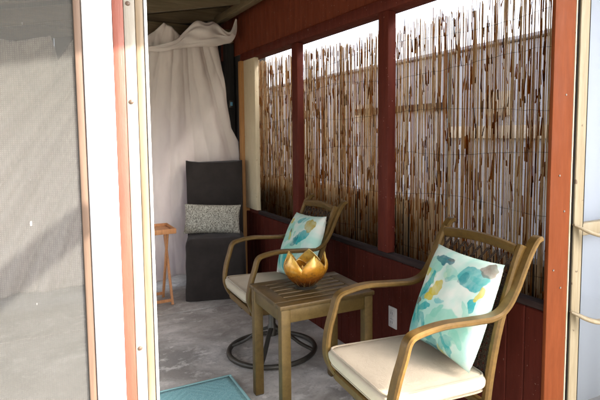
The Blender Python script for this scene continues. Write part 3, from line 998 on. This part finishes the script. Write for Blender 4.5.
    for k in range(4):
        a = PI / 4 + k * PI / 2 + .15
        d_ = Vector((math.cos(a), math.sin(a), 0))
        o_ = Vector((0, OY, 0))
        pts = spline([o_ + d_ * .02 + Vector((0, 0, .145)), o_ + d_ * .08 + Vector((0, 0, .12)), o_ + d_ * .16 + Vector((0, 0, .06)), o_ + d_ * .235 + Vector((0, 0, .022))], 5)
        mb = MB(); mb.sweep(pts, rect(.026, .014, .25), Vector((-d_.y, d_.x, 0)))
        mb.obj('base_spoke', M['dark_metal'], t, 40)
    return t
ch = make_chair('bronze patio armchair nearest the doorway with cream cushion and floral pillow')
ch.location = (1.143, 1.461, .002)
ch.rotation_euler = (0, 0, R(-4.2))
ch2 = copy_tree(ch)
ch2['label'] = 'bronze swivel armchair farther back, behind the square side table'
ch2.location = (1.137, 2.72, .002)
ch2.rotation_euler = (0, 0, R(-1.5))
ch.scale = (1.05, 1.17, 1)
ch2.scale = (1, 1.03, .985)
def on_chair(c, p):
    return Matrix.Translation(c.location) @ Matrix.Rotation(c.rotation_euler.z, 4, 'Z') @ Vector(p)
pillow('pillow', 'square teal and yellow floral pillow on the nearest armchair', M['floral_a'], .39, .38, .13, 1, on_chair(ch, (.155, -.035, .635)), (R(-22), R(0), R(-6 - 90)), group='floral pillows')
pillow('pillow', 'teal and brown floral pillow on the armchair behind the table', M['floral_b'], .43, .38, .13, 7, on_chair(ch2, (.15, -.03, .62)), (R(-22), R(-4), R(-3 - 90)), group='floral pillows')

# ------------------------------------------------------------------ side table
tb = thing('side_table', 'square bronze slatted side table between the two armchairs', 'side table', (1.082, 2.155, .001), R(-2))
TB = M['table_bronze']
hx, hy, H = .230, .200, .543
for sx in (-1, 1):
    for sy in (-1, 1):
        mb = MB(); x, y = sx * (hx - .028), sy * (hy - .028)
        mb.box(x - .021, y - .021, .004, x + .021, y + .021, H - .021, .003)
        lg = mb.obj('leg', TB, tb, 35)
        mb = MB(); mb.box(x - .019, y - .019, 0, x + .019, y + .019, .0045, .001); mb.obj('foot_cap', M['dark_metal'], lg, 35)
for s in (-1, 1):
    mb = MB(); mb.box(-hx + .0495, s * (hy - .022) - .010, H - .080, hx - .0495, s * (hy - .022) + .010, H - .0215, .002); mb.obj('apron', TB, tb, 35)
    mb = MB(); mb.box(s * (hx - .022) - .010, -hy + .0495, H - .080, s * (hx - .022) + .010, hy - .0495, H - .0215, .002); mb.obj('apron', TB, tb, 35)
mb = MB()
mb.box(-hx, -hy, H - .020, hx, -hy + .060, H, .004).box(-hx, hy - .060, H - .020, hx, hy, H, .004)
mb.box(-hx, -hy + .0605, H - .020, -hx + .060, hy - .0605, H, .003).box(hx - .060, -hy + .0605, H - .020, hx, hy - .0605, H, .003)
mb.obj('top_frame', M['table_top'], tb, 35)
ns = 5
pt = (2 * hy - .121) / ns
for i in range(ns):
    mb = MB(); y0 = -hy + .0605 + i * pt
    mb.box(-hx + .0605, y0 + .006, H - .018, hx - .0605, y0 + pt - .006, H - .001, .003)
    mb.obj('slat', M['table_top'], tb, 35)

# lotus candle bowl
lb = thing('lotus_bowl', 'gold lotus petal candle bowl standing on the side table', 'candle holder', (1.062, 2.165, H + .002), .3)
mb = MB(); mb.lathe([(.03, 0), (.05, .001), (.052, .006), (.03, .012)], 24); mb.obj('base', M['dark_metal'], lb)
mb = MB()
mb.lathe([(.018, .012), (.036, .022), (.046, .045), (.045, .07), (.038, .088), (.035, .088), (.041, .07), (.042, .046), (.03, .028), (.004, .022)], 24)
mb.obj('glass_cup', M['silver'], lb, 60)
def petal(k, r0, hgt, wid, lean):
    a0 = 2 * PI * k
    def fn(u, v):
        t = v
        rad = r0 * (.28 + 1.0 * math.sin(min(1, t * 1.15) * PI * .62)) * (1 - .10 * t ** 3) + lean * t * t
        z = .008 + hgt * (t ** 1.15)
        wv = wid * (math.sin(PI * min(1, (.10 + .90 * t) ** .9)) ** .75 + .0) * (1 if t < .98 else .5)
        a = (2 * u - 1)
        ang = a0 + a * wv
        rr = rad * (1 - .05 * a * a)
        return (rr * math.cos(ang), rr * math.sin(ang), z - .006 * a * a)
    mb = MB(); mb.grid(11, 16, fn)
    return mb, fn
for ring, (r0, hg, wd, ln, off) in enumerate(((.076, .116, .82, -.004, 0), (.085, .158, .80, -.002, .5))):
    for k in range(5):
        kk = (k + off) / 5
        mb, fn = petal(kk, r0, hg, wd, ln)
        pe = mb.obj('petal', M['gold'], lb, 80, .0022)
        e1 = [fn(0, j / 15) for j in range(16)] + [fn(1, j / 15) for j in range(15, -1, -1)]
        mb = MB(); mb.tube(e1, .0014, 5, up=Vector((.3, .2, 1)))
        mb.obj('petal_rim', M['gold_rim'], pe, 80)

# ------------------------------------------------------------------ rug
rg = thing('floor_rug', 'teal woven rug on the concrete floor inside the doorway', 'rug', (.05, 1.95, .001), R(-1))
def rugf(u, v):
    x, y = -.72 + u * 1.475, -.60 + v * 1.235
    return (x, y, .0085 + .0012 * noise.noise(Vector((x * 4, y * 4, 0))))
mb = MB(); mb.grid(60, 50, rugf)
mb.obj('pile', M['rug'], rg, 80, .006)
mb = MB()
mb.box(-.735, .6355, .002, .77, .651, .0125, .003).box(-.735, -.618, .002, .77, -.6005, .0125, .003).box(.7555, -.60, .002, .77, .635, .0125, .003).box(-.735, -.60, .002, -.7205, .635, .0125, .003)
mb.obj('border', M['rug_edge'], rg, 40)
